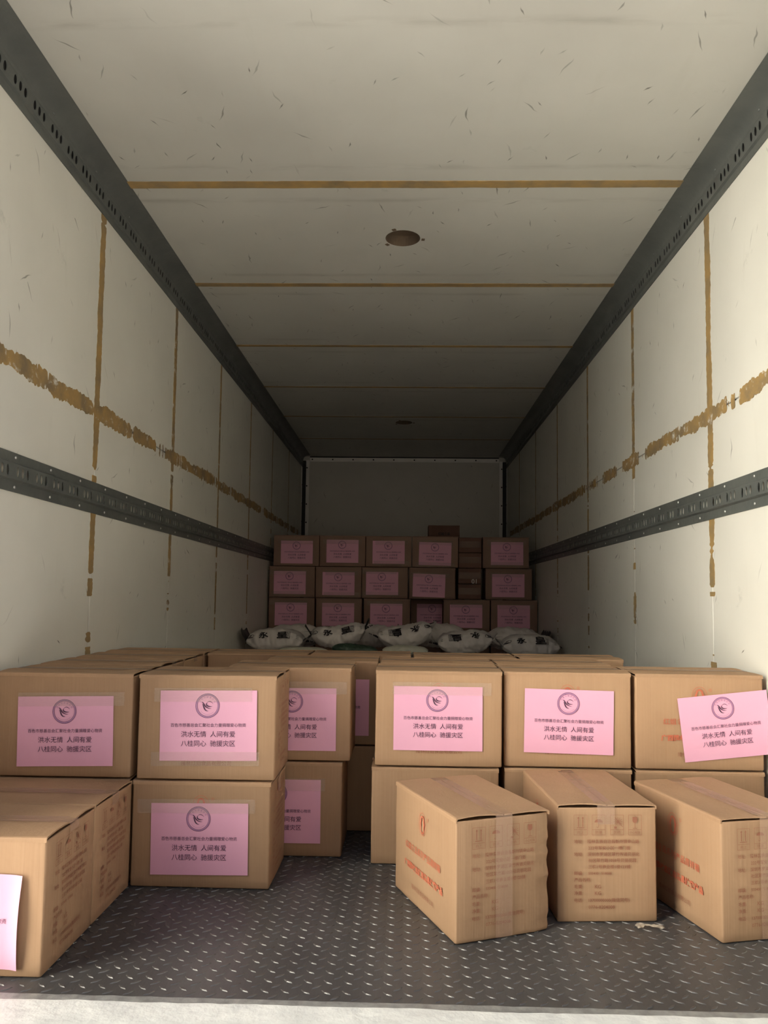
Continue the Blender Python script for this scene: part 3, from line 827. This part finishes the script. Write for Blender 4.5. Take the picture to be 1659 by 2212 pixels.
# right block
stack(-0.067, 2.612, ('lower carton of the stack right of the dark gap, behind the askew carton', 'upper carton right of the dark gap, straight pink sheet with tape sparkles'), G1,
      dx=(-.010, 0), papers=((.07, .15, 0, 0), (-.002, .158, 0, 1)), sides=(False, True), rz=(0, 0))
stack(0.368, 2.632, ('lower carton under the centre right sheet, mostly behind the loose cartons', 'upper carton centre right with pink sheet slightly tilted clockwise'), G1,
      papers=(None, (.004, .152, -1.0, 0)), sides=(True, True), rz=(0, -.6))
stack(0.806, 2.632, ('lower carton at the right wall behind the rightmost loose carton', 'upper carton at the right wall with pink sheet pasted crookedly over red print'), G1,
      papers=(None, (.085, .146, 6.5, 0)), sides=(True, True), rz=(0, 0))
for k, w in enumerate(('second', 'third')):
    stack((-0.060, .068)[k], 2.905 + .308 * k, (HID, '%s carton back in the column right of the dark gap, top flaps showing' % w), G1, rz=(0, .2))
    stack((0.380, .508)[k], 2.925 + .292 * k, (HID, '%s carton back in the centre right column, top flaps showing' % w), G1, rz=(0, -.2))

# far wall of cartons, five tiers, in the dark
G2 = 'cartons stacked in front of the bulkhead'
HID2 = 'brown carton in the lower tiers of the far stack, hidden behind white bags'
YB = 7.10
PB = BH + 0.004
FARX = (-1.232, -.795, -.35, .383, .818)
for tier in range(2):
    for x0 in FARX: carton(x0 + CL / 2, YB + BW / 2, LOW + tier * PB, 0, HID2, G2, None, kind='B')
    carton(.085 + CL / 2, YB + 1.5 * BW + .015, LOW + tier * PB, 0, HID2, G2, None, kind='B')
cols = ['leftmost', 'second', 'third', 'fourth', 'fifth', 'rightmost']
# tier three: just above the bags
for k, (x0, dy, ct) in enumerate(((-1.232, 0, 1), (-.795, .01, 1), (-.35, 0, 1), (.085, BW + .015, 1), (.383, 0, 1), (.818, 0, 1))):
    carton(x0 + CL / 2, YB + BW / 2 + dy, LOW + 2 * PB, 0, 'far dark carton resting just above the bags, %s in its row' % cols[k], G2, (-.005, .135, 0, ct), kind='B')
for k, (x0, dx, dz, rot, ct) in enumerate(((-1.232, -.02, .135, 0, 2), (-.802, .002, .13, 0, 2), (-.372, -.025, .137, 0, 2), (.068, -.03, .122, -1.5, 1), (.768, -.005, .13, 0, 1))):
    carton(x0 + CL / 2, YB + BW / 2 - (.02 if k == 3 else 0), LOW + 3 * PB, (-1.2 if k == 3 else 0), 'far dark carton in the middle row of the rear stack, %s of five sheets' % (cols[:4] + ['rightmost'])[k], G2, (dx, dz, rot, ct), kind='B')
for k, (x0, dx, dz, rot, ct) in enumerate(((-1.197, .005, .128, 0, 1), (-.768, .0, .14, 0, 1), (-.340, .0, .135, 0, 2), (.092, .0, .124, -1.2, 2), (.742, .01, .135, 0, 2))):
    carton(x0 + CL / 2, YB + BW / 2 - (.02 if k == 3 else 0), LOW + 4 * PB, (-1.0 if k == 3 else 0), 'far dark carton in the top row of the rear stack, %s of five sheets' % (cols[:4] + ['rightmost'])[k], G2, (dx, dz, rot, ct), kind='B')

# narrow column of flat boxes between the fourth and the last far cartons
SW, SD, SH = 0.212, 0.30, 0.140
def flat_box(L, W, H, seed):
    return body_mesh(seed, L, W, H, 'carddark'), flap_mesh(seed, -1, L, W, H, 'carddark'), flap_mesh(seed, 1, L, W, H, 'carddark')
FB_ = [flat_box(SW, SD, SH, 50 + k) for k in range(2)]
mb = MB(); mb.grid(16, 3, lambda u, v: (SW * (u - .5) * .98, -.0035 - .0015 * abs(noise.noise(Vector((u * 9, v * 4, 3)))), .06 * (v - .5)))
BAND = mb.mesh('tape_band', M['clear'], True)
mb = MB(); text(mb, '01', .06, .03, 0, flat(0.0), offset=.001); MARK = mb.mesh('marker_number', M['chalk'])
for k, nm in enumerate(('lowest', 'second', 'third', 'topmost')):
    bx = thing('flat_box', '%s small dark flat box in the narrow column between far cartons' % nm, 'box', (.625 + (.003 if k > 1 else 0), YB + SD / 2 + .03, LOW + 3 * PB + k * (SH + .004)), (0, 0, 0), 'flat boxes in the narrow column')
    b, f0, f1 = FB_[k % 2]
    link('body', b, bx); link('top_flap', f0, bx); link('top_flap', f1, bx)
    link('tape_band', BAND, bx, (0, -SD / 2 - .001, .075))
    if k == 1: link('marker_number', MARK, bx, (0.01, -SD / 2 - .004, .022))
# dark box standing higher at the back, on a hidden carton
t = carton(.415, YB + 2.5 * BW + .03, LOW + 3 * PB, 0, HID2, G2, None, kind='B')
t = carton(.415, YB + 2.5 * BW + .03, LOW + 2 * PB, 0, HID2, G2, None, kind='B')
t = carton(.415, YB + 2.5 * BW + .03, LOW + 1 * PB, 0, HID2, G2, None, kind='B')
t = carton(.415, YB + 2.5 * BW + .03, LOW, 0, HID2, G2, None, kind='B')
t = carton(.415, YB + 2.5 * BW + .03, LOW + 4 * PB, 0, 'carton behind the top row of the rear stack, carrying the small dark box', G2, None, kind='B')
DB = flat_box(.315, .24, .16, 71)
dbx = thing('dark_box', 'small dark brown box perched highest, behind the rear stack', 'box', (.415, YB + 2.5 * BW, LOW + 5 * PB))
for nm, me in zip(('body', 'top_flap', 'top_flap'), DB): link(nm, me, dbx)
mb = MB(); text(mb, '红姐食品', .03, 0, 0, flat(0.0), offset=.0006)
link('front_print', mb.mesh('front_print', M['bagink']), dbx, (0, -.1235, .075))

# ------------------------------------------------------------------ white bags
def bag(x, y, z, rz, label, seed, L=.53, W=.36, T=.17, tilt=0.0, roll=0.0, lettering=0, ears=(1, 1), mat='bag', group='white printed bags piled before the far cartons', bend=0.0):
    t = thing('plastic_bag', label, 'bag', (x, y, z), (R(roll), R(-tilt), R(rz)), group)
    def P(u, th, off=0.0):
        c, s = math.cos(th), math.sin(th)
        ez = max(.05, (1 - abs(u) ** 3.2)) ** .5; ey = 1 - .22 * abs(u) ** 4
        yy = W / 2 * ey * math.copysign(abs(c) ** .8, c); zz = T / 2 * ez * math.copysign(abs(s) ** .75, s)
        if zz < 0: zz *= .8
        n1 = noise.noise(Vector((u * 2.3 + seed * 5, c * 1.3, s * 1.3))); n2 = noise.noise(Vector((u * 7 + seed, c * 3.1, s * 3.1)))
        n3 = abs(noise.noise(Vector((u * 3.0, c * 7 + seed, s * 7))))
        n4 = abs(noise.noise(Vector((u * 9 + seed * 2, c * 4, s * 4 + seed))))
        d = 1 + .10 * n1 + .09 * n2 - .13 * n3 * (.4 + abs(u)) - .13 * n4 + off / (T * .55)
        return (L / 2 * u * (1 - .03 * abs(c)) , yy * d, T * .4 + zz * d + bend * u * u * L)
    mb = MB(); nu, nt = 40, 36
    for i in range(nu + 1):
        for j in range(nt): mb.v.append(P(-1 + 2 * i / nu, 2 * math.pi * j / nt))
    for i in range(nu):
        for j in range(nt):
            k = (j + 1) % nt; mb.f.append((i * nt + j, (i + 1) * nt + j, (i + 1) * nt + k, i * nt + k)); mb.mi.append(0)
    for i in (0, nu): mb.f.append(tuple(i * nt + j for j in range(nt))); mb.mi.append(0)
    link('sack', mb.mesh('sack', M[mat], True), t)
    for e, s in zip(ears, (-1, 1)):
        if not e: continue
        mb = MB(); up_ = .05 if e == 1 else .09
        def f(u, v, s=s, up_=up_):
            q = 2 * u - 1; px, py, pz = P(s * .985, 0 if q > 0 else math.pi)
            return (s * (L / 2 * .97 + .045 * v + .012 * noise.noise(Vector((q * 3, v, seed)))), py * abs(q) * (1 - .1 * v), T * .4 + bend * L + up_ * v * (0.4 + .6 * noise.noise(Vector((q * 2 + seed, v * 2, s))) ** 2 + .5) + .012 * noise.noise(Vector((q * 5, seed, v * 3))))
        mb.grid(14, 4, f)
        def g(u, v, f=f): a = f(u, v); return (a[0] + .002, a[1], a[2] - .003)
        mb.grid(14, 4, g, 0, True)
        link('end_seam', mb.mesh('end_seam', M['bagdark'] if e == 2 else M[mat], True), t)
    if lettering:
        mb = MB(); th0 = math.pi - .50; rad = .125
        d = 1 if lettering > 0 else -1
        def f(a, b): return P(2 * a * d / L, th0 - b * d / rad, .009)
        ring(mb, -.185, 0, .027, .004, f, 0, 24)
        mb.poly([f(-.185 + .022 * math.cos(R(q)), .0 + .022 * math.sin(R(q))) for q in range(150, 331, 20)]); stroke(mb, [(-.197, .004), (-.186, .016), (-.172, .012)], [.004, .012, .004], f)
        text(mb, '永', .072, -.082, -.004, f, offset=.0022, rot=.15); text(mb, '御', .104, -.012, .0, f, offset=.0028, rot=-.1); text(mb, '皇', .086, .062, .004, f, offset=.0022, rot=.1)
        rect(mb, .098, .123, -.036, .036, .003, f)
        for k, ch in enumerate('优质香米'): text(mb, ch, .017, .1105, .026 - .0175 * k, f)
        for k in range(4): stroke(mb, [(.172, .03 - .018 * k), (.19, .03 - .018 * k)], .004, f)
        link('printed_lettering', mb.mesh('printed_lettering', M['bagink']), t)
    return t

BY = 5.98
BLOW = 'white bag low in the pile, hidden behind the cartons'
for lay in range(3):
    for k in range(4):
        bag(-.93 + .62 * k, BY - .08, .003 + .15 * lay, 0, BLOW, 3 + k + lay, L=.58, W=.50, T=.15, ears=(0, 0))
        bag(-.93 + .62 * k, BY + .41, .003 + .15 * lay, 0, BLOW, 7 + k + lay, L=.58, W=.36, T=.15, ears=(0, 0))
ZB = .455
bag(-.962, BY - .01, ZB, 1, 'white printed bag at the left end of the pile, against the left wall', 1, L=.44, W=.33, T=.20, lettering=1, ears=(2, 1))
bag(-.472, BY + .01, ZB + .03, 5, 'white printed bag second from the left wall, its right end reared up', 2, L=.42, W=.33, T=.20, tilt=7, lettering=1, ears=(2, 2), bend=.10)
bag(.048, BY - .01, ZB + .03, 2, 'white printed bag in the middle of the pile with upturned right corner', 3, L=.42, W=.33, T=.21, tilt=9, lettering=-1, ears=(1, 1), bend=.12)
bag(.50, BY, ZB, -2, 'white printed bag second from the right wall, print upside down', 4, L=.42, W=.33, T=.20, tilt=5, lettering=-1, ears=(1, 1), bend=.05)
bag(.985, BY - .02, ZB - .01, -2, 'white printed bag at the right end of the pile, rounded end by the wall', 5, L=.43, W=.33, T=.19, tilt=-1, lettering=1, ears=(1, 0))
bag(-.72, BY - .265, ZB, 0, 'thin cream bag peeking out beneath the second printed bag', 6, L=.36, W=.15, T=.06, ears=(0, 0), mat='bagcream')
bag(-.34, BY - .265, ZB, -3, 'dark green bag lying under the second printed bag', 7, L=.34, W=.14, T=.09, tilt=-4, ears=(0, 0), mat='baggreen')
bag(.035, BY - .265, ZB, 0, 'cream bag lying beneath the middle printed bag', 8, L=.34, W=.15, T=.085, ears=(0, 0), mat='bagcream')
for k, (x, z, lab) in enumerate(((-.88, .0, 'unprinted white bag behind the leftmost printed bag'), (-.29, .01, 'unprinted white bag behind the middle left printed bags'), (.31, .02, 'unprinted white bag behind the middle right printed bags'), (.92, .0, 'unprinted white bag behind the rightmost printed bag'))):
    bag(x, BY + .385, ZB + z, -2 + 2 * k, lab, 11 + k, L=.46, W=.34, T=.22, tilt=3 - 2 * k, ears=(1, 2 if k % 2 else 1))
